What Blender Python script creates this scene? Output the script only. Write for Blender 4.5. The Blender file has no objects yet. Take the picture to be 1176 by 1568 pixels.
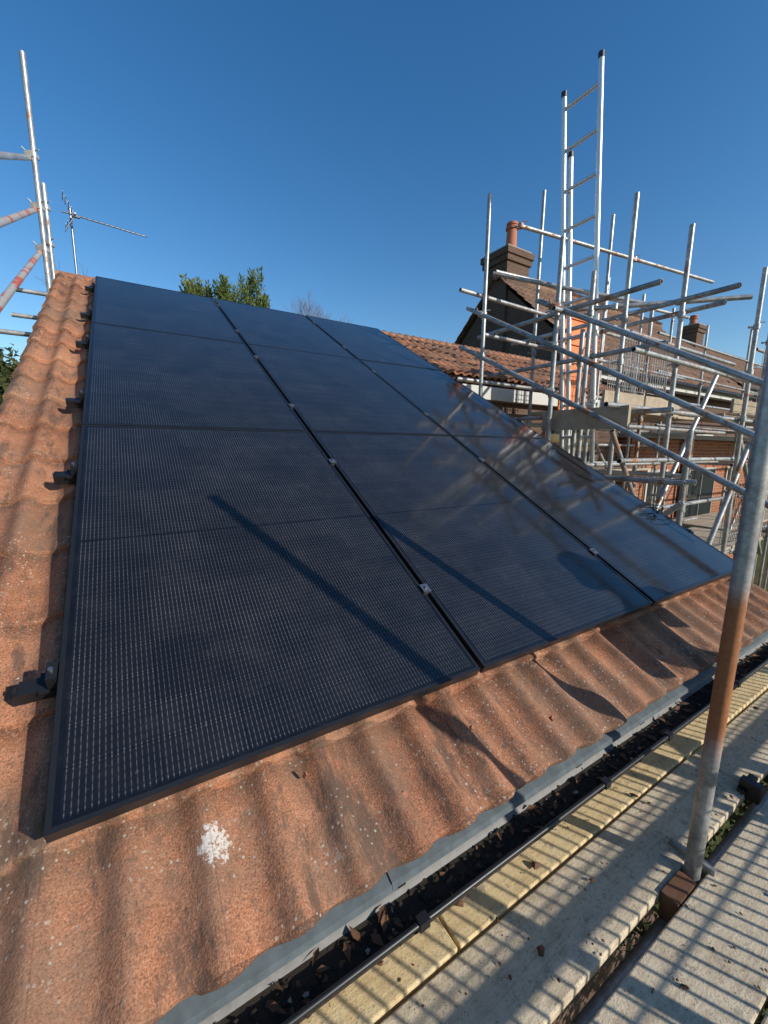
import bpy, math, random
import numpy as np
from mathutils import Matrix, Vector
random.seed(7); rng=np.random.default_rng(7)
scene=bpy.context.scene
TH=.4932; ct,st=math.cos(TH),math.sin(TH)
ROOF=Matrix(((1,0,0,0),(0,ct,-st,0),(0,st,ct,0),(0,0,0,1)))

# ---------------------------------------------------------------- helpers
class MB:
    def __init__(s): s.v=[];s.f=[];s.m=[];s.sm=[];s.uv={}
    def add(s,vs,fs,m=0,smooth=False):
        b=len(s.v); s.v+= [tuple(x) for x in vs]
        for f in fs:
            s.f.append(tuple(b+i for i in f)); s.m.append(m); s.sm.append(smooth)
    def tube(s,p,q,r,seg=12,m=0,r2=None,cap=True):
        p=Vector(p);q=Vector(q);d=(q-p)
        if d.length<1e-6:return
        d.normalize(); a=d.orthogonal().normalized(); b=d.cross(a)
        if r2 is None:r2=r
        vs=[]
        for c,rr in((p,r),(q,r2)):
            for i in range(seg):
                t=2*math.pi*i/seg; vs.append(c+a*(rr*math.cos(t))+b*(rr*math.sin(t)))
        fs=[(i,(i+1)%seg,seg+(i+1)%seg,seg+i) for i in range(seg)]
        s.add(vs,fs,m,True)
        if cap: s.add(vs[:seg],[tuple(range(seg))[::-1]],m); s.add(vs[seg:],[tuple(range(seg))],m)
    def pipe(s,p,q,r=.0242,t=.004,seg=16,m=0):   # open-ended scaffold tube
        p=Vector(p);q=Vector(q);d=(q-p).normalized(); a=d.orthogonal().normalized(); b=d.cross(a)
        vs=[]
        for c,rr in((p,r),(q,r),(q,r-t),(q-d*.06,r-t),(p,r-t),(p+d*.06,r-t)):
            for i in range(seg):
                u=2*math.pi*i/seg; vs.append(c+a*(rr*math.cos(u))+b*(rr*math.sin(u)))
        fs=[]
        def ring(A,B):
            for i in range(seg): fs.append((A*seg+i,A*seg+(i+1)%seg,B*seg+(i+1)%seg,B*seg+i))
        ring(0,1)
        s.add(vs[:2*seg],fs,m,True)
        e=[]
        def ring2(A,B):
            for i in range(seg): e.append((A*seg+i,A*seg+(i+1)%seg,B*seg+(i+1)%seg,B*seg+i))
        ring2(1,2);ring2(2,3);ring2(4,0);ring2(5,4)
        s.add(vs,e,m,False)
    def box(s,lo,hi,m=0,M=None,tp=None):
        x0,y0,z0=lo;x1,y1,z1=hi
        vs=[Vector(c) for c in((x0,y0,z0),(x1,y0,z0),(x1,y1,z0),(x0,y1,z0),(x0,y0,z1),(x1,y0,z1),(x1,y1,z1),(x0,y1,z1))]
        if M is not None: vs=[M@v for v in vs]
        s.add(vs,[(3,2,1,0),(4,5,6,7),(0,1,5,4),(1,2,6,5),(2,3,7,6),(3,0,4,7)],m)
    def coupler(s,p,d,m=0):
        p=Vector(p); d=Vector(d).normalized()
        s.tube(p-d*.028,p+d*.028,.034,10,m)
        o=d.orthogonal().normalized(); o2=d.cross(o)
        s.tube(p+o*.035-d*.02,p+o*.035+d*.02,.018,6,m)
        s.tube(p+o2*.02,p+o2*.08,.008,6,m); s.tube(p+o2*.062,p+o2*.08,.015,6,m)
        s.tube(p-o2*.02+d*.05,p-o2*.075+d*.05,.007,6,m)
    def obj(s,name,mats,parent=None,M=None,col=None):
        me=bpy.data.meshes.new(name); me.from_pydata(s.v,[],s.f); me.update()
        for mt in mats: me.materials.append(mt)
        me.polygons.foreach_set('material_index',s.m); me.polygons.foreach_set('use_smooth',s.sm)
        o=bpy.data.objects.new(name,me); scene.collection.objects.link(o)
        if M is not None:o.matrix_world=M
        if parent:o.parent=parent
        return o
def empty(name):
    o=bpy.data.objects.new(name,None); scene.collection.objects.link(o); o.empty_display_size=.2; return o

class NT:
    def __init__(s,name):
        s.mat=bpy.data.materials.new(name); s.mat.use_nodes=True; s.t=s.mat.node_tree
        s.b=s.t.nodes['Principled BSDF']
    def n(s,ty,**k):
        nd=s.t.nodes.new(ty)
        for a,b in k.items(): setattr(nd,a,b)
        return nd
    def set(s,sock,val):
        if isinstance(val,bpy.types.NodeSocket): s.t.links.new(val,sock)
        elif isinstance(val,(tuple,list)) and len(val)==3 and sock.type=='RGBA': sock.default_value=(*val,1)
        else: sock.default_value=val
    def m(s,op,a,b=None,c=None,clamp=False):
        nd=s.n('ShaderNodeMath',operation=op); nd.use_clamp=clamp
        for i,x in enumerate((a,b,c)):
            if x is not None: s.set(nd.inputs[i],x)
        return nd.outputs[0]
    def coord(s,kind='Object'): return s.n('ShaderNodeTexCoord').outputs[kind]
    def sep(s,v):
        nd=s.n('ShaderNodeSeparateXYZ'); s.set(nd.inputs[0],v); return nd.outputs
    def comb(s,x,y,z):
        nd=s.n('ShaderNodeCombineXYZ')
        for i,k in enumerate((x,y,z)): s.set(nd.inputs[i],k)
        return nd.outputs[0]
    def scale(s,v,sc):
        nd=s.n('ShaderNodeVectorMath',operation='MULTIPLY'); s.set(nd.inputs[0],v); nd.inputs[1].default_value=sc; return nd.outputs[0]
    def noise(s,v,scale,detail=4,rough=.55,dist=0):
        nd=s.n('ShaderNodeTexNoise'); s.set(nd.inputs['Vector'],v)
        nd.inputs['Scale'].default_value=scale; nd.inputs['Detail'].default_value=detail; nd.inputs['Roughness'].default_value=rough; nd.inputs['Distortion'].default_value=dist
        return nd.outputs['Fac']
    def white(s,v):
        nd=s.n('ShaderNodeTexWhiteNoise',noise_dimensions='3D'); s.set(nd.inputs['Vector'],v); return nd.outputs['Value']
    def ramp(s,f,stops,interp='LINEAR'):
        nd=s.n('ShaderNodeValToRGB'); s.set(nd.inputs[0],f); cr=nd.color_ramp; cr.interpolation=interp
        while len(cr.elements)<len(stops): cr.elements.new(.5)
        for e,(p,c) in zip(cr.elements,stops):
            e.position=p; e.color=(*c,1) if not isinstance(c,(int,float)) else (c,c,c,1)
        return nd.outputs[0]
    def mix(s,f,a,b,mode='MIX'):
        nd=s.n('ShaderNodeMix',data_type='RGBA',blend_type=mode)
        s.set(nd.inputs[0],f); s.set(nd.inputs[6],a); s.set(nd.inputs[7],b); return nd.outputs[2]
    def bump(s,h,strength=.5,dist=.01):
        nd=s.n('ShaderNodeBump'); s.set(nd.inputs['Height'],h); nd.inputs['Strength'].default_value=strength; nd.inputs['Distance'].default_value=dist
        s.t.links.new(nd.outputs[0],s.b.inputs['Normal'])
    def out(s,col=None,rough=None,metal=None,spec=None):
        if col is not None:s.set(s.b.inputs['Base Color'],col)
        if rough is not None:s.set(s.b.inputs['Roughness'],rough)
        if metal is not None:s.set(s.b.inputs['Metallic'],metal)
        if spec is not None:s.set(s.b.inputs['Specular IOR Level'],spec)
        return s.mat
def sstep(t,x,a,b):
    nd=t.n('ShaderNodeMapRange',interpolation_type='SMOOTHSTEP'); t.set(nd.inputs[0],x)
    nd.inputs[1].default_value=a; nd.inputs[2].default_value=b; return nd.outputs[0]

# ---------------------------------------------------------------- materials
def mat_tile(name,c1,c2,c3,tw=.30,cg=.32,patch=False,gran=1.):
    t=NT(name); co=t.coord(); x,s_,h=t.sep(co)
    cell=t.comb(t.m('FLOOR',t.m('DIVIDE',x,tw)),t.m('FLOOR',t.m('DIVIDE',t.m('ADD',s_,.31),cg)),0.)
    w=t.white(cell)
    big=t.noise(co,2.3,5,.6); med=t.noise(co,14,6,.7); fine=t.noise(co,230,3,.75); fine2=t.noise(co,90,4,.7)
    f=t.m('ADD',t.m('MULTIPLY',big,.40),t.m('ADD',t.m('MULTIPLY',med,.50),t.m('MULTIPLY',w,.20)))
    col=t.ramp(f,[(.38,c3),(.53,c1),(.68,c2)])
    # darker ragged band in each course near the lip of the tile above
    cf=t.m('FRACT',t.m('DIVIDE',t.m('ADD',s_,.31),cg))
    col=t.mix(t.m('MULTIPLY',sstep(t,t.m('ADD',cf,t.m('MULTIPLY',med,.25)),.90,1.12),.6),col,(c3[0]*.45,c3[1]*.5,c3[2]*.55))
    # mineral granules
    col=t.mix(t.m('MULTIPLY',sstep(t,fine,.53,.64),.6*gran),col,tuple(min(.6,k*1.2+.08) for k in c2))
    col=t.mix(t.m('MULTIPLY',sstep(t,fine,.47,.37),.7),col,(c3[0]*.42,c3[1]*.45,c3[2]*.55))
    # algae film, dark weather streaks and lichen
    al2=t.m('MULTIPLY',sstep(t,t.noise(t.scale(co,(1,.8,1)),2.1,7,.72),.43,.62),.60)
    col=t.mix(al2,col,(.185,.128,.088))
    al=t.m('MULTIPLY',sstep(t,t.noise(t.scale(co,(1.6,.5,1)),6.5,8,.78),.51,.63),.78)
    col=t.mix(al,col,(.095,.066,.049))
    al3=t.m('MULTIPLY',sstep(t,t.noise(co,33,5,.75),.54,.65),.5)
    col=t.mix(al3,col,(.12,.087,.063))
    vo=t.n('ShaderNodeTexVoronoi'); t.set(vo.inputs['Vector'],co); vo.inputs['Scale'].default_value=60
    li=t.m('MULTIPLY',sstep(t,t.m('ADD',vo.outputs['Distance'],t.m('MULTIPLY',fine2,.4)),.42,.32),sstep(t,t.noise(co,4,4,.65),.45,.56))
    col=t.mix(t.m('MULTIPLY',li,.75),col,(.48,.45,.39))
    li2=t.m('MULTIPLY',sstep(t,t.noise(t.scale(co,(1,1,1)),19,7,.8),.61,.68),.6)
    col=t.mix(li2,col,(.40,.35,.28))
    if patch:
        # chalky splash on one tile
        dx=t.m('SUBTRACT',x,.287);dy=t.m('MULTIPLY',t.m('SUBTRACT',s_,-.104),.8)
        d=t.m('SQRT',t.m('ADD',t.m('MULTIPLY',dx,dx),t.m('MULTIPLY',dy,dy)))
        d=t.m('ADD',d,t.m('MULTIPLY',t.m('SUBTRACT',t.noise(co,50,5,.8),.5),.06))
        pm=t.m('MULTIPLY',sstep(t,d,.034,.030),sstep(t,t.noise(co,75,5,.75),.44,.52))
        col=t.mix(t.m('MULTIPLY',pm,.85),col,(.66,.62,.56))
    fr=t.m('FRACT',t.m('DIVIDE',t.m('ADD',x,.02),tw)); jl=t.m('LESS_THAN',fr,.008)
    col=t.mix(t.m('MULTIPLY',jl,.30),col,(.08,.04,.025))
    hgt=t.m('ADD',t.m('MULTIPLY',fine,.7),t.m('ADD',t.m('MULTIPLY',fine2,.6),t.m('MULTIPLY',jl,-.4)))
    t.bump(hgt,.75,.0045)
    return t.out(col,.9,spec=.2)
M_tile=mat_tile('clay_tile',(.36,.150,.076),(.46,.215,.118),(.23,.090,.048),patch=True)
M_tile2=mat_tile('dark_clay_tile',(.20,.105,.065),(.28,.16,.10),(.11,.058,.04))

PH_=1.734
def mat_glass():
    t=NT('pv_glass'); co=t.coord('UV'); x,y,_=t.sep(co)
    cx=t.m('DIVIDE',t.m('SUBTRACT',x,.021),.182); cy=t.m('DIVIDE',t.m('SUBTRACT',y,.022),.094)
    oi=t.n('ShaderNodeObjectInfo').outputs['Random']
    cell=t.comb(t.m('FLOOR',cx),t.m('FLOOR',t.m('DIVIDE',cy,2.)),oi)
    w=t.white(cell)
    fx=t.m('ABSOLUTE',t.m('SUBTRACT',t.m('FRACT',t.m('DIVIDE',x,.01137)),.5))
    wire=sstep(t,fx,.12,.06)
    fy=t.m('ABSOLUTE',t.m('SUBTRACT',t.m('FRACT',cy),.5))
    dash=sstep(t,fy,.40,.45)
    fyw=t.m('ABSOLUTE',t.m('SUBTRACT',t.m('FRACT',t.m('MULTIPLY',cy,5.)),.5))
    dash2=sstep(t,fyw,.10,.28)
    nz=t.noise(co,4,4,.6)
    inten=t.m('ADD',.10,t.m('ADD',t.m('MULTIPLY',dash,.16),t.m('MULTIPLY',dash2,.17)))
    inten=t.m('MULTIPLY',inten,t.m('ADD',.65,t.m('MULTIPLY',w,.35)))
    inten=t.m('MULTIPLY',inten,t.m('ADD',.0,t.m('MULTIPLY',nz,1.7)))
    base=t.mix(w,(.0055,.0055,.0068),(.0075,.0075,.009))
    gx=t.m('GREATER_THAN',t.m('ABSOLUTE',t.m('SUBTRACT',t.m('FRACT',cx),.5)),.492)
    gy=t.m('GREATER_THAN',fy,.485)
    gap=t.m('MAXIMUM',gx,gy)
    col=t.mix(t.m('MULTIPLY',wire,inten),base,(.32,.31,.32))
    col=t.mix(t.m('MULTIPLY',gap,.85),col,(.003,.003,.004))
    mid=t.m('LESS_THAN',t.m('ABSOLUTE',t.m('SUBTRACT',y,PH_/2)),.0045)
    col=t.mix(mid,col,(.003,.003,.004))
    bx=t.m('MINIMUM',x,t.m('SUBTRACT',1.134,x)); by=t.m('MINIMUM',y,t.m('SUBTRACT',PH_,y)); bd=t.m('LESS_THAN',t.m('MINIMUM',bx,by),.02)
    col=t.mix(bd,col,(.004,.004,.005))
    wc=t.coord('Object')
    dust=t.m('ADD',.004,t.m('MULTIPLY',sstep(t,t.noise(wc,5,7,.78),.42,.75),.024))
    sp=t.m('MULTIPLY',sstep(t,t.noise(wc,55,3,.6),.68,.74),.06)
    col=t.mix(t.m('ADD',dust,sp),col,(.42,.40,.37))
    rough=t.m('ADD',.06,t.m('MULTIPLY',t.noise(wc,7,5,.7),.07))
    return t.out(col,rough,spec=.62)
M_glass=mat_glass()
def simple(name,col,rough=.5,metal=0,var=.25,scale=20,bump=0,spec=.5):
    t=NT(name); co=t.coord(); n=t.noise(co,scale,5,.65)
    c=t.mix(n,tuple(k*(1-var) for k in col),tuple(min(1,k*(1+var)) for k in col))
    if bump: t.bump(n,bump,.005)
    return t.out(c,t.m('ADD',rough-.08,t.m('MULTIPLY',n,.16)),metal,spec)
M_frame=simple('black_anodised',(.022,.023,.026),.35,.4,.3,8)
M_clamp=simple('clamp_alloy',(.22,.23,.25),.35,.8,.2,60)
M_blackpl=simple('black_plastic',(.012,.012,.013),.42,0,.3,30)
M_greypvc=simple('weathered_gutter_inside',(.17,.165,.155),.6,0,.6,35)
M_tray=simple('grey_eaves_tray',(.085,.105,.115),.6,0,.65,24)
M_debris=simple('gutter_moss',(.030,.021,.013),.95,0,.6,60,.6)
M_leaf=simple('dead_leaves',(.14,.065,.03),.9,0,.5,60,.4)
M_white=simple('painted_fascia',(.50,.49,.45),.55,0,.15,6)
M_wood_dk=simple('stained_timber',(.13,.06,.03),.8,0,.4,30,.3)
M_mortar=simple('ridge_mortar',(.34,.27,.21),.95,0,.25,40,.6)
M_orange=simple('orange_plastic',(.72,.18,.03),.5,0,.3,7)
M_chip=simple('broken_tile_chip',(.30,.12,.07),.9,0,.3,60,.5)
def mat_steel(name,band=False):
    t=NT(name); co=t.coord(); x,y,z=t.sep(co)
    n1=t.noise(co,9,5,.7); n2=t.noise(co,60,4,.7); n0=t.noise(co,1.1,3,.6)
    c=t.ramp(t.m('ADD',t.m('MULTIPLY',n1,.45),t.m('ADD',t.m('MULTIPLY',n2,.25),t.m('MULTIPLY',n0,.3))),[(.36,(.14,.14,.135)),(.5,(.34,.34,.33)),(.64,(.58,.57,.55))])
    sp=sstep(t,t.noise(t.scale(co,(1,1,.7)),22,5,.75),.58,.66)
    c=t.mix(t.m('MULTIPLY',sp,.7),c,(.56,.53,.47))
    r=sstep(t,t.noise(t.scale(co,(1,1,.5)),3.1,6,.75),.55,.64)
    if band:
        zb=t.m('MULTIPLY',sstep(t,z,-.32,-.15),sstep(t,z,.36,.24))
        r=t.m('MAXIMUM',t.m('MULTIPLY',r,.5),t.m('MULTIPLY',zb,sstep(t,n1,.30,.42)))
    rc=t.mix(n2,(.16,.05,.015),(.42,.17,.06))
    c=t.mix(r,c,rc)
    t.bump(t.m('ADD',n2,n1),.25,.002)
    return t.out(c,t.m('ADD',.42,t.m('MULTIPLY',r,.4)),t.m('MULTIPLY',t.m('SUBTRACT',1.,r),.45))
M_steel=mat_steel('galvanised_steel'); M_steelr=mat_steel('rusty_galvanised_steel',True)
def mat_redsteel():
    t=NT('red_marked_steel'); co=t.coord(); n=t.noise(co,5,4,.7); n2=t.noise(co,40,4,.7)
    c=t.mix(sstep(t,n,.53,.57),t.mix(n2,(.28,.28,.26),(.55,.52,.48)),(.55,.13,.08)); return t.out(c,.5,.3)
M_red=mat_redsteel()
M_alu=simple('aluminium',(.66,.66,.66),.35,.6,.15,25)
def mat_board(name,c1,c2,c3):
    t=NT(name); co=t.coord(); x,y,z=t.sep(co)
    w=t.white(t.comb(t.m('FLOOR',t.m('DIVIDE',t.m('ADD',y,.008),.232)),0.,0.))
    g=t.noise(t.scale(co,(1.6,14,14)),4,7,.7,.6); n=t.noise(co,7,6,.7); n3=t.noise(co,24,6,.75); sp=t.noise(co,150,3,.7)
    c=t.ramp(t.m('ADD',t.m('MULTIPLY',g,.35),t.m('ADD',t.m('MULTIPLY',n,.35),t.m('MULTIPLY',n3,.3))),[(.38,c3),(.5,c1),(.62,c2)])
    c=t.mix(t.m('MULTIPLY',w,.22),c,c3)
    c=t.mix(t.m('MULTIPLY',sstep(t,sp,.60,.68),.75),c,(.10,.08,.055))
    c=t.mix(t.m('MULTIPLY',sstep(t,n3,.55,.66),.65),c,(.24,.195,.14))
    c=t.mix(t.m('MULTIPLY',sstep(t,n,.54,.64),.40),c,(.28,.235,.17))
    t.bump(t.m('ADD',t.m('MULTIPLY',g,.5),t.m('ADD',sp,n3)),.5,.004); return t.out(c,.88,spec=.2)
M_board=mat_board('weathered_scaffold_board',(.66,.55,.39),(.78,.68,.51),(.38,.30,.21))
M_boardy=mat_board('newer_scaffold_board',(.72,.55,.30),(.80,.66,.41),(.48,.35,.18))
def mat_brick(name,a,b,mo):
    t=NT(name); co=t.coord(); x,y,z=t.sep(co)
    v=t.comb(t.m('ADD',x,y),z,0.)
    br=t.n('ShaderNodeTexBrick'); t.set(br.inputs['Vector'],v); br.inputs['Scale'].default_value=1
    br.inputs['Brick Width'].default_value=.225; br.inputs['Row Height'].default_value=.075; br.inputs['Mortar Size'].default_value=.009
    br.inputs['Color1'].default_value=(*a,1);br.inputs['Color2'].default_value=(*b,1);br.inputs['Mortar'].default_value=(*mo,1)
    n=t.noise(co,3,6,.7); n2=t.noise(co,50,3,.7)
    c=t.mix(t.m('MULTIPLY',n,.8),br.outputs[0],tuple(k*.45 for k in a)); c=t.mix(t.m('MULTIPLY',n2,.3),c,b)
    t.bump(t.m('SUBTRACT',n2,t.m('MULTIPLY',br.outputs['Fac'],2.)),.6,.006); return t.out(c,.9,spec=.2)
M_brick=mat_brick('orange_brick',(.46,.16,.07),(.28,.09,.045),(.42,.36,.29))
M_brickd=mat_brick('weathered_brick',(.17,.10,.07),(.12,.075,.055),(.18,.155,.13))
def mat_window():
    t=NT('window_glass'); return t.out((.02,.025,.03),.05,spec=.6)
M_win=mat_window()
def mat_leaf(name,c1,c2):
    t=NT(name); co=t.coord(); n=t.noise(co,3.,4,.6); n2=t.noise(co,25,2,.6)
    c=t.mix(sstep(t,t.m('ADD',t.m('MULTIPLY',n,.6),t.m('MULTIPLY',n2,.4)),.35,.65),c1,c2)
    t.out(c,.7,spec=.2); return t.mat
M_con=mat_leaf('conifer_foliage',(.04,.07,.015),(.15,.18,.045))
M_bush=mat_leaf('bush_foliage',(.035,.05,.015),(.09,.10,.04))
M_bark=simple('bark',(.16,.10,.07),.9,0,.4,12,.5)
def mat_ground():
    t=NT('ground_grass'); co=t.coord(); n=t.noise(co,.25,6,.6); n2=t.noise(co,6,5,.7)
    c=t.ramp(t.m('ADD',t.m('MULTIPLY',n,.6),t.m('MULTIPLY',n2,.4)),[(.35,(.12,.095,.06)),(.5,(.07,.085,.03)),(.7,(.10,.12,.045))])
    t.bump(n2,.8,.05); return t.out(c,.95,spec=.1)
M_ground=mat_ground()

# ---------------------------------------------------------------- tiled slope builder (local: x, s, h)
def tiles(name,x0,x1,s0,s1,off,mat,M,parent,period=.15,tw=.30,cg=.32,A=.036,dx=.01,lip=.021):
    nx=int(round((x1-x0)/dx))+1; xs=np.linspace(x0,x1,nx)
    p=(.5+.5*np.cos(2*np.pi*(xs-x0-.045)/period)); prof=A*p**1.5
    V=[];F=[];base=0; nc=int(math.ceil((s1-s0)/cg)); nt=int((x1-x0)/tw)+3
    for c in range(nc):
        a=s0+c*cg; b=min(a+cg+.02,s1+.02)
        jt=rng.normal(0,.0026,nt); js=rng.normal(0,.006,nt); it=np.floor((xs-x0)/tw).astype(int)
        J=jt[it]; S=js[it] if c else js[it]*.6
        S=S-.014*(p-.5)
        rows=[(a,-.030 if c==0 else -.004),(a-.001,lip-.007),(a+.003,lip-.001),(a+.010,lip+.001),(a+cg*.35,lip*.66),(a+cg*.7,lip*.3),(b,0.)]
        for k,(sv,hh) in enumerate(rows):
            ss=sv+ (S if k<4 else 0)
            h=off+hh+prof+ (J if k<5 else J*.3)
            if c==0 and k==0: h=off-.014+prof*.95
            V.append(np.stack([xs,np.broadcast_to(ss,xs.shape),np.broadcast_to(h,xs.shape)],1))
        for r in range(len(rows)-1):
            i=np.arange(nx-1)+base+r*nx
            F.append(np.stack([i,i+1,i+nx+1,i+nx],1))
        base+=nx*len(rows)
    V=np.concatenate(V);F=np.concatenate(F)
    me=bpy.data.meshes.new(name); me.from_pydata(V.tolist(),[],F.tolist()); me.materials.append(mat); me.update()
    me.polygons.foreach_set('use_smooth',[True]*len(me.polygons))
    try: me.set_sharp_from_angle(angle=math.radians(48))
    except Exception: pass
    o=bpy.data.objects.new(name,me); scene.collection.objects.link(o); o.matrix_world=M
    if parent:o.parent=parent
    return o

# ---------------------------------------------------------------- our house
X0,X1=-.37,3.66; SR=5.64; XF=8.5; OFF=-.142
SE=3.93
house=empty('bungalow_house')
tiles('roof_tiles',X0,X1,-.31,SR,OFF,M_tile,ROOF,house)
tiles('roof_tiles_far',X1+.02,XF,SE,SR,OFF,M_tile,ROOF,house,dx=.02)
ry,rz=SR*ct-OFF*st,SR*st+OFF*ct
BACK=Matrix(((-1,0,0,0),(0,-ct,st,2*ry),(0,st,ct,0),(0,0,0,1)))
tiles('roof_tiles_back',-XF,-X0,1.5,SR,OFF,M_tile2,BACK,house,dx=.05)
b=MB()
b.box((X0+.03,-.27,OFF-.11),(X1-.03,SR-.02,OFF-.022),0,ROOF)
b.box((X1-.03,SE+.04,OFF-.11),(XF-.03,SR-.02,OFF-.022),0,ROOF)
b.box((X0,-.25,OFF-.13),(X0+.028,SR-.03,OFF-.006),1,ROOF)
b.box((X1-.028,-.25,OFF-.13),(X1,SR-.03,OFF-.006),1,ROOF)
b.obj('roof_deck',[M_wood_dk,M_mortar],house)
b=MB(); x=X0
while x<XF:
    L=.44; n=10; vs=[]
    z=rz-.03+random.uniform(-.003,.003)
    for xx,rr in((x,.102),(x+.02,.102),(x+L+.01,.096)):
        for i in range(n+1):
            a=math.pi*(i/n)*.86+.22; vs.append((xx,ry-math.cos(a)*rr*1.15,z-.03+math.sin(a)*rr))
    fs=[]
    for r in range(2):
        for i in range(n): q=r*(n+1)+i; fs.append((q,q+1,q+n+2,q+n+1))
    b.add(vs,fs,0,True); b.add(vs[:n+1],[tuple(range(n+1))],1)
    x+=L
b.obj('ridge_tiles',[M_tile,M_mortar],house)
b=MB()
ey=-.14
b.box((X0+.12,.16,-3.2),(X1-.12,.36,-.12),0)
def gable(xa,xb):
    pts=[(.36,-3.2),(2*ry-1.6,-3.2),(2*ry-1.6,.75),(ry,rz-.17),(.36,-.06)]
    vs=[(xa,y,z) for y,z in pts]+[(xb,y,z) for y,z in pts]
    n=len(pts); b.add(vs,[tuple(range(n))[::-1],tuple(range(n,2*n))]+[(i,(i+1)%n,n+(i+1)%n,n+i) for i in range(n)],0)
gable(X0+.12,X0+.34); gable(X1-.34,X1-.12)
b.box((X1-.12,3.58,-3.2),(XF-.1,3.8,1.62),0)
b.box((XF-.32,3.8,-3.2),(XF-.1,2*ry-1.6,1.5),0)
b.obj('brick_walls',[M_brickd],house)
b=MB()
b.box((X0+.05,ey,-.47),(X1-.03,ey+.022,-.30),0)
b.box((X0+.05,ey+.022,-.47),(X1-.03,.16,-.455),0)
b.box((X1+.03,3.44,1.42),(XF-.05,3.47,1.60),0); b.box((X1+.03,3.47,1.42),(XF-.05,3.58,1.435),0)
for wx in (4.3,6.2): 
    b.box((wx,3.555,.1),(wx+1.3,3.575,1.2),0); b.box((wx+.06,3.545,.16),(wx+.62,3.553,1.14),1); b.box((wx+.68,3.545,.16),(wx+1.24,3.553,1.14),1)
b.obj('fascia_and_windows',[M_white,M_win],house)
b=MB(); xx=X0
for L in (1.02,.97,.62,.5,.93,.2):
    x2=min(xx+L,X1)
    o=random.uniform(-.002,.002)
    pr=[(-.10,-.262),(-.175,-.290),(-.212,-.305),(-.216,-.321)]
    vs=[(xx,y,z+o) for y,z in pr]+[(x2+.015,y,z+o-.002) for y,z in pr]
    b.add(vs,[(i,i+1,5+i,4+i) for i in range(3)],0)
    xx=x2
b.obj('eaves_tray',[M_tray],house)
b=MB(); n=14; gy,gz,gr=-.240,-.335,.056
prof=[(gy-math.cos(math.pi*i/n)*gr,gz-math.sin(math.pi*i/n)*gr) for i in range(n+1)]
prin=[(gy-math.cos(math.pi*i/n)*(gr-.004),gz-math.sin(math.pi*i/n)*(gr-.004)) for i in range(n+1)]
xa,xb=X0-.02,X1+.05
for pts,mm in ((prof,0),(prin,1)):
    vs=[(x,y,z) for x in (xa,xb) for y,z in pts]
    b.add(vs,[(i,i+1,n+2+i,n+1+i) for i in range(n)],mm,True)
for e in (0,n):
    b.add([(xa,)+prof[e],(xb,)+prof[e],(xb,)+prin[e],(xa,)+prin[e]],[(0,1,2,3)],0)
b.add([(xb,y,z) for y,z in prof],[tuple(range(n+1))],0); b.add([(xa,y,z) for y,z in prof],[tuple(range(n+1))],0)
b.tube((xa,gy-gr-.001,gz+.001),(xb,gy-gr-.001,gz+.001),.0065,8,0)
for x in (.02,.68,1.42,1.84,2.5,3.2):
    pr=[(gy-math.cos(math.pi*i/n)*(gr+.004),gz-math.sin(math.pi*i/n)*(gr+.004)) for i in range(n+1)]
    vs=[(x+d,y,z) for d in(-.014,.014) for y,z in pr]
    b.add(vs,[(i,i+1,n+2+i,n+1+i) for i in range(n)],0)
    b.box((x-.014,gy-gr-.010,gz-.012),(x+.014,gy-gr+.012,gz+.010),0)
    b.box((x-.016,gy+gr-.020,gz-.01),(x+.016,gy+gr+.004,gz+.022),0)
b.obj('gutter',[M_blackpl,M_greypvc],house)
b=MB()
for i in range(2600):
    x=random.uniform(X0,X1); y=gy+random.gauss(-.008,.019)
    if abs(y-gy)>.043: continue
    r=random.uniform(.003,.009); 
    dpt=-.036+random.uniform(-.006,.007)
    vs=[]
    for j in range(6):
        a=j*2*math.pi/6; vs.append((x+math.cos(a)*r*random.uniform(.6,1.5),y+math.sin(a)*r*random.uniform(.6,1.2),gz+dpt+random.uniform(-.004,.004)))
    vs.append((x,y,gz+dpt+r*random.uniform(.2,.7)))
    rr=random.random()
    b.add(vs,[(j,(j+1)%6,6) for j in range(6)],0 if rr<.82 else (1 if rr<.975 else 2),True)
b.box((xa+.01,gy-.040,gz-.05),(xb-.01,gy+.040,gz-.036),0)
for i in range(90):
    x=random.uniform(X0,X1); y=gy+random.uniform(-.035,.03); l=random.uniform(.010,.024)
    R=Matrix.Translation((x,y,gz-.026))@Matrix.Rotation(random.uniform(0,6),4,'Z')@Matrix.Rotation(random.uniform(-.6,.6),4,'X')
    vs=[R@Vector(q) for q in((-l,0,0),(-.3*l,-.4*l,.004),(l,0,.006),(-.2*l,.45*l,.005))]
    b.add(vs,[(0,1,2,3)],1)
b.obj('gutter_debris',[M_debris,M_leaf,M_mortar],house)
b=MB()
for (x,s,l,w,an) in ((.742,-.195,.026,.016,.4),(.735,-.268,.036,.014,1.2),(1.05,-.12,.012,.01,.2),(1.36,-.2,.016,.01,.9),(.42,-.2,.010,.007,.3),(.52,-.05,.010,.006,2)):
    R=ROOF@Matrix.Translation((x,s,OFF+.034))@Matrix.Rotation(an,4,'Z')@Matrix.Rotation(.25,4,'X')
    vs=[]
    for zz in(-.010,.008):
        for q in range(6):
            a=q*math.pi/3; vs.append(R@Vector((math.cos(a)*l*.6*(1+.25*math.sin(q*5+x*40)),math.sin(a)*w*.7*(1+.2*math.cos(q*3+x*9)),zz*(1+.3*math.sin(q*2.)))))
    b.add(vs,[(0,1,2,3,4,5)[::-1],(6,7,8,9,10,11)]+[(q,(q+1)%6,6+(q+1)%6,6+q) for q in range(6)])
b.obj('tile_chips',[M_chip],house)

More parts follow.
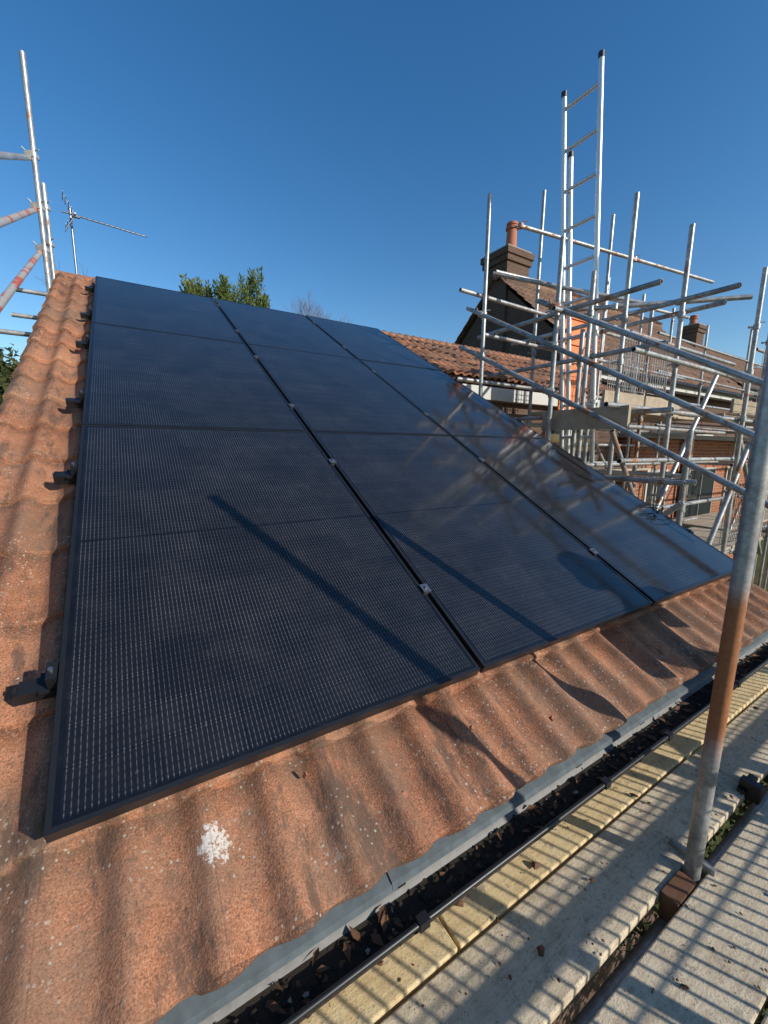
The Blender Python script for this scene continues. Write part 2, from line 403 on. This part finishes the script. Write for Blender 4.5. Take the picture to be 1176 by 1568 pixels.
# ---------------------------------------------------------------- solar panels
PW,PH,GX,GY=1.134,PH_,.02,.008
def panel(i,j):
    x0=i*(PW+GX); s0=j*(PH+GY); b=MB(); fw_=.011; T=.035
    x1=x0+PW; s1=s0+PH
    b.box((x0,s0,-T),(x1,s0+fw_,0),0); b.box((x0,s1-fw_,-T),(x1,s1,0),0)
    b.box((x0,s0+fw_,-T),(x0+fw_,s1-fw_,0),0); b.box((x1-fw_,s0+fw_,-T),(x1,s1-fw_,0),0)
    b.add([(x0+fw_,s0+fw_,-.0018),(x1-fw_,s0+fw_,-.0018),(x1-fw_,s1-fw_,-.0018),(x0+fw_,s1-fw_,-.0018)],[(0,1,2,3)],1)
    b.add([(x0+fw_,s0+fw_,-.008),(x1-fw_,s0+fw_,-.008),(x1-fw_,s1-fw_,-.008),(x0+fw_,s1-fw_,-.008)],[(3,2,1,0)],0)
    tx=random.uniform(-.0012,.0012); ty=random.uniform(-.0012,.0012)
    R=Matrix.Translation((x0,s0,0))@Matrix.Rotation(tx,4,'X')@Matrix.Rotation(ty,4,'Y')@Matrix.Translation((-x0,-s0,0))
    o=b.obj('solar_panel',[M_frame,M_glass],None,ROOF@Matrix.Translation((0,0,random.uniform(-.001,.001)))@R)
    uv=o.data.uv_layers.new(name='UVMap')
    for l in o.data.loops:
        v=o.data.vertices[l.vertex_index].co; uv.data[l.index].uv=(v.x-x0,v.y-s0)
    return o
for j in range(3):
    for i in range(3): panel(i,j)
for j in range(3):
    for sv in (.37,1.36):
        s=j*(PH+GY)+sv; b=MB()
        b.box((-.085,s-.02,-.080),(3*PW+2*GX+.07,s+.02,-.041),0)
        b.box((-.088,s-.006,-.082),(-.0855,s+.006,-.038),0)
        for x in (.25,.95,1.65,2.35,3.1):
            b.box((x-.02,s-.025,-.10),(x+.02,s+.09,-.082),0)
        for k in (1,2):
            xc=k*(PW+GX)-GX/2
            b.box((xc-.0085,s-.02,-.038),(xc+.0085,s+.02,.001),1); b.box((xc-.018,s-.02,.0042),(xc+.018,s+.02,.0075),1)
            b.tube((xc,s,.006),(xc,s,.014),.006,8,1)
        for xc,sg in((-.014,-1),(3*PW+2*GX+.014,1)):
            b.box((xc-.011,s-.025,-.038),(xc+.011,s+.025,.004),0); b.tube((xc+sg*.002,s,.004),(xc+sg*.002,s,.011),.006,8,1)
            b.box((xc-.03 if sg<0 else xc,s-.03,-.047),(xc if sg<0 else xc+.03,s+.03,-.0395),0)
        b.obj('mounting_rail',[M_frame,M_clamp],None,ROOF)
cu=bpy.data.curves.new('cable','CURVE'); cu.dimensions='3D'; cu.bevel_depth=.0028
for k in range(5):
    sp=cu.splines.new('NURBS'); sp.points.add(5); a=random.uniform(0,6)
    for q in range(6):
        tt=q/5; sp.points[q].co=(3.36+.10*math.cos(a+tt*4+k)*tt, .56+.09*math.sin(a*2+tt*3)*tt+.01*k, .006+.05*math.sin(tt*3.1),1)
    sp.use_endpoint_u=True
co_=bpy.data.objects.new('cable',cu); cu.materials.append(M_blackpl); scene.collection.objects.link(co_); co_.matrix_world=ROOF

# ---------------------------------------------------------------- access platform
PZ=-.72
plat=empty('scaffold_platform')
b=MB()
def board(y0,x0,x1,m=0,z=PZ,w=.222):
    tilt=random.uniform(-.003,.003)
    b.box((x0,y0,z-.038+tilt),(x1,y0+w,z+tilt),m)
board(-.192,-2.2,.9,1); board(-.192,.91,4.6,1)
board(-.424,-2.2,.35,0); board(-.424,.36,2.38,0); board(-.424,2.40,4.8,0,z=PZ-.012)
board(.04,-2.2,4.6,1)
for k in range(4):
    y=-.704-.232*k; c=random.uniform(.2,1.1)
    board(y,-2.2,c,0); board(y,c+.01,5.2,0)
o=b.obj('boards',[M_board,M_boardy],plat)
md=o.modifiers.new('bev','BEVEL'); md.width=.005; md.segments=2
b=MB()
for x in (-1.2,.35,1.82,3.1,4.6): b.pipe((x+.055,.2,PZ-.066),(x+.055,-1.6,PZ-.066))
b.pipe((-2.2,-.45,PZ-.115),(5.0,-.45,PZ-.115)); b.pipe((-2.2,-1.45,PZ-.115),(5,-1.45,PZ-.115))
b.box((1.58,-.478,PZ-.09),(1.71,-.428,PZ+.006),1)
outs=[(-1.3,-1.42,1.5),(1.74,-1.42,1.77),(4.35,-1.42,1.2)]
for x,y,z in outs: b.pipe((x,y,-3.2),(x,y,z)); b.coupler((x,y,PZ-.115),(0,0,1)); b.coupler((x,y,.19),(0,0,1))
b.pipe((-2.2,-1.47,.19),(5.2,-1.47,.19))
# outer bracing tubes and a lower guard rail behind the photographer
b.pipe((1.8,-1.52,-.85),(3.5,-1.52,.25)); b.pipe((.55,-1.52,.2),(1.85,-1.52,-.7)); b.pipe((-2.2,-1.47,-.12),(5.2,-1.47,-.12)); b.pipe((2.75,-1.50,-3.2),(2.75,-1.50,.22))
b.box((-2.2,-1.44,PZ),(5.2,-1.405,PZ+.2),2)
b.box((2.32,-.47,PZ-.02),(2.36,-.40,PZ+.055),3); b.box((2.30,-.43,PZ+.005),(2.45,-.40,PZ+.02),3)
b.obj('tubes',[M_steel,M_wood_dk,M_board,M_blackpl],plat)
b=MB()
z0,z1=PZ+.02,.19
x=-1.2
while x<5.0:
    b.tube((x,-1.44,z0),(x,-1.44,z1),.0055,5); x+=.056
for z in np.arange(z0,z1,.15): b.tube((-1.2,-1.434,z),(5.0,-1.434,z),.004,5)
b.obj('brick_guard_mesh',[M_steel],plat)
b=MB()
b.pipe((1.69,-.452,-3.2),(1.782,-.452,1.03),seg=28)
b.obj('scaffold_standard',[M_steelr])
b=MB()
b.coupler((1.745,-.452,PZ-.115),(0,0,1)); b.box((1.79,-.50,PZ+.0),(1.805,-.36,PZ+.02),0)
b.obj('standard_coupler',[M_steel],plat)
b=MB()
for i in range(620):
    x=random.uniform(.2,3.6); y=random.uniform(-1.3,-.03); 
    if -.49<y<-.42: continue
    r=random.uniform(.0015,.005)*(3 if random.random()<.07 else 1); an=random.uniform(0,3)
    R=Matrix.Translation((x,y,PZ+r*.6+.002))@Matrix.Rotation(an,4,'Z')@Matrix.Rotation(random.uniform(-.5,.5),4,'X')
    vs=[R@Vector((math.cos(q*1.257)*r*random.uniform(.8,1.8),math.sin(q*1.257)*r*random.uniform(.6,1.2),0)) for q in range(5)]+[R@Vector((0,0,r*.7))]
    b.add(vs,[(q,(q+1)%5,5) for q in range(5)],0 if random.random()<.7 else 1)
b.obj('board_debris',[M_wood_dk,M_leaf],plat)

# ---------------------------------------------------------------- right gable scaffold + neighbour scaffold
b=MB(); K=.0242
def sline(x,ya,za,yb,zb): b.pipe((x,ya,za),(x,yb,zb)); 
gx=3.9
def rz1(y): return 1.17+.5555*(y-.155)
def rz2(y): return .798+.546*(y-.109)
def rz3(y): return .376+.516*(y-.057)
sline(gx-.05,-.75,rz1(-.75),2.05,rz1(2.05)); sline(gx-.05,-.75,rz2(-.75),3.1,rz2(3.1)); sline(gx-.05,-.75,rz3(-.75),3.2,rz3(3.2))
for y,zt in ((2.86,3.6),(1.85,2.75),(-.45,1.3)):
    b.pipe((gx,y,-3.2),(gx,y,zt))
    for fn in (rz1,rz2,rz3):
        if fn(y)<zt and not(fn is rz1 and y>2.1): b.coupler((gx,y,fn(y)),(0,0,1)); b.coupler((gx-.05,y,fn(y)),(0,1,.54))
sts=[(4.72,1.63,3.28),(5.12,1.27,2.95),(6.4,1.04,2.76),(6.6,3.0,4.2),(5.17,3.13,4.15),(4.3,1.75,2.5),(4.98,2.1,2.3),(4.42,1.9,2.0),(5.7,2.9,2.6),
 (6.0,2.0,2.5),(7.4,1.2,2.5),(7.7,3.0,3.3),(8.6,1.3,2.5),(9.2,3.2,3.4),(10.2,1.6,2.9),(11.0,3.3,3.4),(12.2,2.0,2.8),(13.4,3.3,3.7),(14.5,2.2,3.6),(8.3,4.0,4.0),
 (4.35,.75,.9),(5.4,.6,1.0),(12.8,3.0,3.2),(16,2.6,3.6),(17.5,3.4,3.9)]
for x,y,z in sts:
    b.pipe((x,y,-3.2),(x,y,z),seg=10)
    for zz in (-.7,.25,1.12,1.62,2.1):
        if zz<z: b.coupler((x,y,zz+random.uniform(-.04,.04)),(0,0,1))
def L(x0,y0,z0,x1,y1,z1):
    b.pipe((x0,y0,z0),(x1,y1,z1),seg=10)
L(4.5,2.91,3.45,8.5,2.35,3.45); L(4.3,3.1,2.95,8.4,2.6,2.95)
L(4.3,2.2,2.24,5.55,.85,2.24)
for y,zs,xa_,xb_ in ((1.2,(-.7,.1,.62,1.12,1.62),4.0,9.0),(1.75,(-.35,.55,1.0,2.05),3.95,8.0),(2.95,(-.6,.5,1.05,1.55,2.1,2.55),3.8,9.5),(3.2,(1.2,1.7,2.2,2.9),9.0,18.0),(1.7,(-.7,.5,1.1,1.8,2.3),8.5,18),(3.25,(-.2,.8),4.2,9)):
    for z in zs: L(xa_+random.uniform(-.3,.2),y+random.uniform(-.04,.04),z,xb_+random.uniform(-.3,.5),y+random.uniform(-.04,.04)+.1,z)
for x in (4.1,4.3,4.75,5.15,6.05,6.6,7.5,8.6,10.2,12.2,14.5):
    for z,pr_ in ((-.78,.7),(.45,.6),(1.07,.6),(1.68,.35),(2.15,.25)):
        if random.random()<pr_: L(x+.05,.6+random.uniform(0,.6),z,x+.05,3.2,z)
L(4.0,1.2,-1.2,6.1,1.25,1.6); L(6.4,1.1,1.1,8.6,1.25,-.9); L(3.98,.6,.3,4.0,2.9,-1.9); L(8.6,1.7,-.7,10.2,1.65,1.8); L(4.4,2.95,-.9,6.6,3.0,1.5); L(10.2,1.6,-.8,12.2,1.9,1.8)
L(3.95,2.8,2.75,5.2,1.6,2.3); L(4.35,.75,-1.3,5.4,.65,.8); L(4.1,1.3,.9,5.6,1.25,-1.1); L(6.6,3.0,.9,8.3,3.0,-.8)
for p in ((4.5,2.91,3.45),(6.6,2.62,3.45),(4.3,2.2,2.24),(4.72,1.75,2.24),(5.12,1.3,2.24)): b.coupler(p,(0,0,1))
b.obj('scaffolding',[M_steel])
b=MB()
for k,y in enumerate((1.98,2.21,2.44,2.67)): b.box((4.9,y,1.18),(7.6,y+.222,1.218),0); b.box((8.6,y,1.3),(14.8,y+.222,1.338),0)
b.box((5.0,1.93,1.19),(6.9,1.965,1.42),0); b.box((8.7,1.9,1.35),(14.5,1.94,1.57),0)
for k in range(4): b.box((4.1,1.25+.23*k,-.66),(8.6,1.47+.23*k,-.62),0)
for k in range(4): b.box((8.8,1.8+.23*k,-.66),(14.6,2.02+.23*k,-.62),0)
b.box((3.98,1.1,.92),(4.02,2.0,1.12),0)
b.box((4.2,2.98,-.62),(8.4,3.01,-.40),0); b.box((5.9,2.9,.35),(8.4,3.12,.388),0); b.box((6.0,3.14,.35),(8.5,3.36,.388),0)
b.obj('scaffold_boards',[simple('old_boards',(.36,.29,.21),.9,0,.5,9)])
b=MB()
def guard(x0,x1,y,z0,z1,r=.005,sx=.06,sz=.12):
    x=x0
    while x<=x1: b.tube((x,y,z0),(x,y,z1),r,4,cap=False); x+=sx
    z=z0
    while z<=z1+.001: b.tube((x0,y,z),(x1,y,z),r,4,cap=False); z+=sz
guard(5.35,6.45,1.93,1.45,2.05); guard(6.7,7.6,2.9,1.4,2.3); guard(8.8,10.0,1.65,1.5,2.3); guard(10.3,12,1.7,1.5,2.4); guard(12.3,14,1.9,1.5,2.4); guard(6.6,8.0,1.15,-.5,.3)
b.obj('mesh_guard_panel',[M_steelr])
b=MB()
b.box((5.12,2.62,1.12),(5.60,2.64,2.50),0)
for zz in (1.2,1.65,2.1,2.42): b.box((5.10,2.60,zz),(5.62,2.618,zz+.05),0)
z=1.12
while z<2.3: b.tube((5.63,2.63,z),(5.95,2.63,z),.006,5); z+=.07
x=5.65
while x<5.97: b.tube((x,2.63,1.12),(x,2.63,2.28),.006,5); x+=.06
b.obj('orange_safety_gate',[M_orange])

# ladder: two stiles with rungs, plus the sliding section's stile lapped on the left
b=MB()
def lad(z): return 4.36+(4.48-z)*.12
for y,zz,dx in((2.31,4.40,0),(1.91,4.48,0),(2.26,3.85,.05)):
    p=Vector((lad(-.7)+dx,y,-.7)); q=Vector((lad(zz)+dx,y,zz))
    b.tube(p,q,.027,12); b.tube(q,q+(q-p).normalized()*.05,.030,12,1)
z=4.29
while z>-.6:
    b.tube((lad(z),2.31,z),(lad(z),1.91,z),.019,8); z-=.38
b.obj('ladder',[M_alu,M_blackpl])

# ---------------------------------------------------------------- left gable scaffold
b=MB(); lx=-.50
b.pipe((lx,5.52,-3.2),(lx,5.52,4.9),r=.027); b.pipe((lx+.03,5.75,-3.2),(lx+.03,5.75,3.75))
def lr(ya,za,sl,ye,m=0): b.pipe((lx-.05,ya-3.0,za-3.0*sl),(lx-.05,ye,za+(ye-ya)*sl),m=m,r=.027)
lr(2.92,1.55,.52,5.65,1); lr(3.30,2.26,.49,5.65,1); lr(3.63,2.89,.52,5.75)
for z in (2.95,3.39,3.91): b.coupler((lx,5.52,z),(0,0,1)); b.coupler((lx-.05,5.52,z),(0,1,.5))
b.coupler((lx+.03,5.75,3.5),(0,0,1)); b.coupler((lx+.03,5.75,3.1),(0,0,1))
for y,z in ((5.5,2.45),(5.4,2.15),(4.6,1.8)): b.pipe((lx-.35,y,z),(lx+.07,y,z))
b.pipe((lx,-.9,-3.2),(lx,-.9,-.4)); 
b.obj('scaffolding',[M_steel,M_red])

b=MB()
b.tube((-.33,7.15,.8),(-.33,7.15,4.15),.016,8)
A0=Vector((-.42,6.95,4.0));A1=Vector((.62,7.07,3.98)); b.tube(A0,A1,.011,6)
d=(A1-A0).normalized(); side=Vector((0,0,1)).cross(d).normalized(); 
for k in range(13):
    p=A0.lerp(A1,.22+.78*k/12); l=.085-.002*k; q=(side+Vector((0,0,.55))).normalized(); b.tube(p-q*l,p+q*l,.008,5)
p=A0.lerp(A1,.15)
for sg in(-1,1):
    for h in(.04,.10,.16,.21): b.tube(p-d*(.02+h*.5)+Vector((0,0,sg*h))-side*.14,p-d*(.02+h*.5)+Vector((0,0,sg*h))+side*.14,.005,5)
    b.tube(p,p-d*.13+Vector((0,0,sg*.23)),.006,5)
b.tube(p-side*.07,p+side*.07,.012,6); b.box(tuple(p-Vector((.03,.02,.03))),tuple(p+Vector((.05,.02,.0))),0)
b.tube((-.33,7.15,4.0),p,.012,6)
b.obj('tv_aerial',[M_clamp])

# ---------------------------------------------------------------- neighbour houses
M_terra=simple('terracotta',(.40,.14,.075),.8,0,.2,15)
def nhouse(name,xa,xb,ye,yr,ze,zr,chim,brick,tile,winz=((-.2,1.2),)):
    h=empty(name)
    pitch=math.atan2(zr-ze,yr-ye); c,s=math.cos(pitch),math.sin(pitch); Ls=math.hypot(zr-ze,yr-ye)
    Mx=Matrix(((1,0,0,0),(0,c,-s,ye),(0,s,c,ze),(0,0,0,1)))
    tiles('roof_front',xa,xb,0,Ls,0,tile,Mx,h,period=.2,tw=.4,dx=.04,A=.035)
    Mb=Matrix(((-1,0,0,0),(0,-c,s,2*yr-ye),(0,s,c,ze),(0,0,0,1)))
    tiles('roof_back',-xb,-xa,0,Ls,0,tile,Mb,h,period=.4,tw=.4,dx=.1,A=.035)
    b=MB()
    pts=[(ye+.35,-3.2),(2*yr-ye-.35,-3.2),(2*yr-ye-.35,ze+.2),(yr,zr-.12),(ye+.35,ze+.2)]
    vs=[(xa+.15,y,z) for y,z in pts]+[(xb-.15,y,z) for y,z in pts]; n=5
    b.add(vs,[tuple(range(n))[::-1],tuple(range(n,2*n))]+[(i,(i+1)%n,n+(i+1)%n,n+i) for i in range(n)],0)
    b.obj('walls',[brick],h)
    b=MB(); b.box((xa,ye+.02,ze-.22),(xb,ye+.05,ze-.03),0); b.box((xa,ye+.05,ze-.2),(xb,ye+.33,ze-.18),0)
    b.tube((xa,ye-.05,ze-.06),(xb,ye-.05,ze-.06),.055,8,2)
    x=xa+1.
    while x<xb-1.8:
        for z0,z1 in winz:
            b.box((x,ye+.31,z0),(x+1.2,ye+.345,z1),0)
            for q in(0,1): b.box((x+.06+.57*q,ye+.298,z0+.06),(x+.57+.57*q,ye+.308,z1-.06),1)
            b.box((x-.05,ye+.27,z0-.07),(x+1.25,ye+.345,z0-.002),0)
        x+=2.4
    b.obj('fascia_windows',[M_white,M_win,M_blackpl],h)
    b=MB()
    b.tube((xa,yr,zr+.0),(xb,yr,zr+.0),.12,10,0); b.obj('ridge',[tile],h)
    b=MB()
    for (cx,cy,w,dpt,zt,pots) in chim:
        b.box((cx-w/2,cy-dpt/2,ze),(cx+w/2,cy+dpt/2,zt-.3),0)
        b.box((cx-w/2-.05,cy-dpt/2-.05,zt-.3),(cx+w/2+.05,cy+dpt/2+.05,zt-.15),0)
        b.box((cx-w/2-.09,cy-dpt/2-.09,zt-.149),(cx+w/2+.09,cy+dpt/2+.09,zt),0)
        b.box((cx-w/2-.03,cy-dpt/2-.03,zt+.001),(cx+w/2+.03,cy+dpt/2+.03,zt+.06),2)
        for px,ph in pots:
            b.tube((cx+px,cy,zt+.05),(cx+px,cy,zt+ph),.155,16,1,r2=.125)
            b.tube((cx+px,cy,zt+ph-.10),(cx+px,cy,zt+ph-.03),.165,16,1); b.tube((cx+px,cy,zt+ph),(cx+px,cy,zt+ph+.06),.15,16,1)
            b.tube((cx+px,cy,zt+.08),(cx+px,cy,zt+.16),.175,16,1)
    b.obj('chimney',[M_brickd,M_terra,M_mortar],h)
    return h
nhouse('brick_house',8.75,17.5,4.3,7.4,2.45,5.25,[(9.25,7.5,.85,.8,5.85,((.12,.8),))],M_brickd,M_tile2)
nhouse('brick_house',18.5,30,5.0,8.5,3.0,5.6,[(22.6,8.4,.7,.7,6.3,((0,.45),))],M_brickd,M_tile2)
b=MB(); b.box((8.6,3.4,-3.2),(15.0,4.62,.95),0); b.box((8.5,3.3,.96),(15.1,4.62,1.06),1)
for x,w_ in ((9.3,.9),(11.2,1.5),(13.4,.9)):
    b.box((x,3.375,-1.2),(x+w_,3.398,.3),3); b.box((x+.06,3.36,-1.14),(x+w_/2-.03,3.373,.24),2); b.box((x+w_/2+.03,3.36,-1.14),(x+w_-.06,3.373,.24),2); b.box((x-.06,3.33,-1.27),(x+w_+.06,3.398,-1.202),1)
b.tube((10.7,3.33,-3.2),(10.7,3.33,.95),.045,8,2)
b.obj('brick_extension',[M_brick,simple('concrete_coping',(.30,.28,.24),.9,0,.3,12),M_win,M_white])

# ---------------------------------------------------------------- vegetation and ground
def foliage(b,cx,cy,cz,rx,ry_,rz_,n,size,clumps,m=0,up=False):
    cs=[]
    for k in range(clumps):
        v=rng.normal(0,1,3); v/=np.linalg.norm(v); r=rng.uniform(.45,1)**.6
        cs.append((v*r*np.array([rx,ry_,rz_]),rng.uniform(.16,.34)*min(rx,rz_)))
    per=n//clumps
    for c,r in cs:
        for q in range(per):
            v=rng.normal(0,.55,3)*r; p=c+v; P=Vector((cx+p[0],cy+p[1],cz+p[2]))
            a=Vector(rng.normal(0,1,3)).normalized()
            if up: a=(a*.55+Vector((0,0,1))+Vector((p[0],p[1],0))*.35).normalized()
            o=a.orthogonal().normalized(); o.rotate(Matrix.Rotation(rng.uniform(0,6.28),3,a))
            l=size*rng.uniform(.6,1.5); w=l*(.32 if up else .6)
            b.add([P-o*w*.5,P+a*l*.5-o*w*.1,P+a*l,P+o*w*.5],[(0,1,2,3)],m)
def branch(b,p,d,l,r,depth):
    q=p+d*l; b.tube(p,q,r,5,1,r2=r*.65,cap=False)
    if depth==0:return
    for k in range(random.choice((2,3,3))):
        nd=(d+Vector((random.uniform(-.6,.6),random.uniform(-.6,.6),random.uniform(-.15,.4)))).normalized()
        branch(b,p+d*l*random.uniform(.6,1),nd,l*random.uniform(.6,.82),r*.6,depth-1)
# conifer: many overlapping spires of upswept sprays
b=MB(); b.tube((3.4,15,-3.2),(3.4,15,5.6),.22,10,1,r2=.05)
for k in range(30):
    a=random.uniform(0,6.28); z=random.uniform(1.5,5.2); b.tube((3.4,15,z),(3.4+math.cos(a)*.9,15+math.sin(a)*.9,z+.7),.04,5,1,r2=.01)
for k in range(56):
    dx=random.uniform(-1.5,1.35); dy=random.uniform(-1.0,1.0)
    zt=6.28-.22*(dx+.1)**2*1.2+random.uniform(-.25,.15)
    if .65<dx<1.0: zt=6.68
    w=random.uniform(.20,.34)
    for q in range(7):
        z=zt-.12-.30*q; rr=w*(.25+.28*q) if q<3 else w*1.1
        for i in range(56):
            a=random.uniform(0,6.28); r_=rr*math.sqrt(random.random()); P=Vector((3.4+dx+math.cos(a)*r_,15+dy+math.sin(a)*r_,z+random.uniform(-.2,.15)))
            dd=(Vector((math.cos(a)*.6,math.sin(a)*.6,1.0))+Vector((random.uniform(-.5,.5),random.uniform(-.5,.5),0))).normalized()
            o=dd.orthogonal().normalized(); o.rotate(Matrix.Rotation(random.uniform(0,6.28),3,dd)); l=random.uniform(.06,.18); ww=l*.36
            b.add([P-o*ww*.5,P+dd*l*.5-o*ww*.3,P+dd*l,P+dd*l*.4+o*ww*.5],[(0,1,2,3)],0)
foliage(b,3.4,15,1.9,1.6,1.2,3.2,7000,.22,70,0,True)
b.obj('conifer_tree',[M_con,M_bark])
def bare(x,y,h,l,r,dep=5,sp=.3):
    b=MB(); branch(b,Vector((x,y,-3.2)),Vector((0,0,1)),l,r,0)
    top=Vector((x,y,-3.2+l))
    for k in range(5): branch(b,top-Vector((0,0,l*.08*k)),Vector((random.uniform(-sp,sp),random.uniform(-sp,sp),1)).normalized(),h,r*.6,dep)
    b.obj('bare_tree',[M_bark,M_bark])
bare(12.0,30,3.5,5.6,.17,6,.28); bare(.0,32,3.1,5.5,.17,5,.2); bare(-9.6,27,3.0,4.4,.18,6,.3)
b=MB()
for k in range(3): b.tube((-5+k*.3,27,-3.2),(-5.5+k,27,2.5),.1,6,1)
foliage(b,-5.8,27,1.8,2.8,2.2,2.9,11000,.28,60); b.obj('garden_bush',[M_bush,M_bark])
b=MB(); foliage(b,3.2,-.35,-2.0,1.2,.5,.8,3500,.07,25); b.tube((3.2,-.35,-3.2),(3.2,-.35,-2.4),.03,6,1); b.obj('low_shrub',[M_bush,M_bark])
b=MB()
for k in range(60):
    a=k*.105-.6
    foliage(b,90*math.sin(a),90*math.cos(a),-1.5+random.uniform(-.5,1),4,3,2.6,260,1.1,8)
b.obj('distant_trees',[M_bush])
b=MB(); b.add([(-400,-400,-3.2),(400,-400,-3.2),(400,400,-3.2),(-400,400,-3.2)],[(0,1,2,3)],0); b.obj('ground',[M_ground])

# ---------------------------------------------------------------- worker on the platform (outside the frame, throws the shadow)
def worker(px,py):
    J={'pel':(0,0,.86,.13),'wst':(0,0,1.0,.12),'chs':(0,.0,1.2,.145),'nek':(0,0,1.36,.06),'hd':(0,.02,1.47,.09),'tp':(0,.01,1.56,.085),
       'shL':(.17,0,1.30,.065),'elL':(.27,.05,1.05,.045),'wrL':(.22,.22,.98,.03),'haL':(.20,.28,.97,.032),
       'shR':(-.17,0,1.30,.065),'elR':(-.26,.04,1.04,.045),'wrR':(-.2,.24,1.06,.03),'haR':(-.18,.30,1.08,.032),
       'hiL':(.09,0,.80,.09),'knL':(.11,.02,.46,.06),'anL':(.12,0,.09,.045),'toL':(.13,.14,.04,.04),
       'hiR':(-.09,0,.80,.09),'knR':(-.11,.02,.46,.06),'anR':(-.12,0,.09,.045),'toR':(-.13,.14,.04,.04)}
    E=[('pel','wst'),('wst','chs'),('chs','nek'),('nek','hd'),('hd','tp'),('chs','shL'),('shL','elL'),('elL','wrL'),('wrL','haL'),('chs','shR'),('shR','elR'),('elR','wrR'),('wrR','haR'),
       ('pel','hiL'),('hiL','knL'),('knL','anL'),('anL','toL'),('pel','hiR'),('hiR','knR'),('knR','anR'),('anR','toR')]
    for sd in 'LR':
        h=J['ha'+sd]; sg=1 if sd=='L' else -1
        for k,l in enumerate((.06,.075,.08,.072)):
            a='f%d%s'%(k,sd); J[a]=(h[0]+(k-1.5)*.018,h[1]+l*.6,h[2]-.005,.009); J[a+'t']=(h[0]+(k-1.5)*.018,h[1]+l,h[2]-.03,.008); E+= [('ha'+sd,a),(a,a+'t')]
        a='th'+sd; J[a]=(h[0]-sg*.04,h[1]+.02,h[2]+.01,.01); E.append(('ha'+sd,a))
    ks=list(J); me=bpy.data.meshes.new('body'); me.from_pydata([J[k][:3] for k in ks],[(ks.index(a),ks.index(c)) for a,c in E],[])
    o=bpy.data.objects.new('body',me); scene.collection.objects.link(o)
    md=o.modifiers.new('sk','SKIN'); 
    for i,k in enumerate(ks):
        me.skin_vertices[0].data[i].radius=(J[k][3],J[k][3]*.9)
    me.skin_vertices[0].data[0].use_root=True
    o.modifiers.new('ss','SUBSURF').levels=2; o.modifiers['ss'].render_levels=2
    me.materials.append(simple('workwear',(.03,.035,.06),.85,0,.2,20))
    e=empty('worker'); o.parent=e
    b=MB()
    n=16
    for r0,z0_,r1,z1_ in ((.16,1.525,.125,1.53),(.125,1.53,.12,1.58),(.12,1.58,.09,1.645),(.09,1.645,.03,1.67)):
        vs=[(math.cos(i*2*math.pi/n)*r,math.sin(i*2*math.pi/n)*r*1.12+.01,z) for r,z in((r0,z0_),(r1,z1_)) for i in range(n)]
        b.add(vs,[(i,(i+1)%n,n+(i+1)%n,n+i) for i in range(n)],0,True)
    hh=b.obj('hard_hat',[M_white],e)
    e.location=(px,py,PZ); e.rotation_euler=(0,0,.4)
worker(2.84,-1.12)

# ---------------------------------------------------------------- light
sd=Vector((.426,-.80,.4226)).normalized()
sun=bpy.data.lights.new('sun','SUN'); sun.energy=5.0; sun.angle=math.radians(.5); sun.color=(1,.945,.85)
so=bpy.data.objects.new('sun',sun); scene.collection.objects.link(so); so.rotation_euler=sd.to_track_quat('Z','Y').to_euler()
w=bpy.data.worlds.new('World'); scene.world=w; w.use_nodes=True; nt=w.node_tree
sk=nt.nodes.new('ShaderNodeTexSky'); sk.sky_type='NISHITA'; sk.sun_disc=False; sk.sun_elevation=math.asin(sd.z); sk.sun_rotation=math.atan2(sd.x,sd.y)
sk.air_density=1.1; sk.dust_density=.4; sk.ozone_density=2.2; sk.altitude=0
hs=nt.nodes.new('ShaderNodeHueSaturation'); hs.inputs['Saturation'].default_value=1.34; hs.inputs['Value'].default_value=1.0; hs.inputs['Hue'].default_value=.503
nt.links.new(sk.outputs[0],hs.inputs['Color']); nt.links.new(hs.outputs[0],nt.nodes['Background'].inputs[0]); nt.nodes['Background'].inputs[1].default_value=.15
scene.view_settings.view_transform='Standard'; scene.view_settings.look='None'; scene.view_settings.exposure=0

# ---------------------------------------------------------------- camera
F,yaw,pit,rol=614.3,.5542,-.162,-.0105
fw=Vector((math.sin(yaw)*math.cos(pit),math.cos(yaw)*math.cos(pit),math.sin(pit))); rt=Vector((math.cos(yaw),-math.sin(yaw),0)); dn=fw.cross(rt)
r2=math.cos(rol)*rt+math.sin(rol)*dn; d2=-math.sin(rol)*rt+math.cos(rol)*dn
cam=bpy.data.cameras.new('camera'); cam.lens=36*F/1568; cam.sensor_width=36; cam.clip_start=.02; cam.clip_end=2000
c=bpy.data.objects.new('camera',cam); scene.collection.objects.link(c)
up=-d2; bk=-fw; C=(.2002,-.8836,.7329)
c.matrix_world=Matrix(((r2.x,up.x,bk.x,C[0]),(r2.y,up.y,bk.y,C[1]),(r2.z,up.z,bk.z,C[2]),(0,0,0,1)))
scene.camera=c
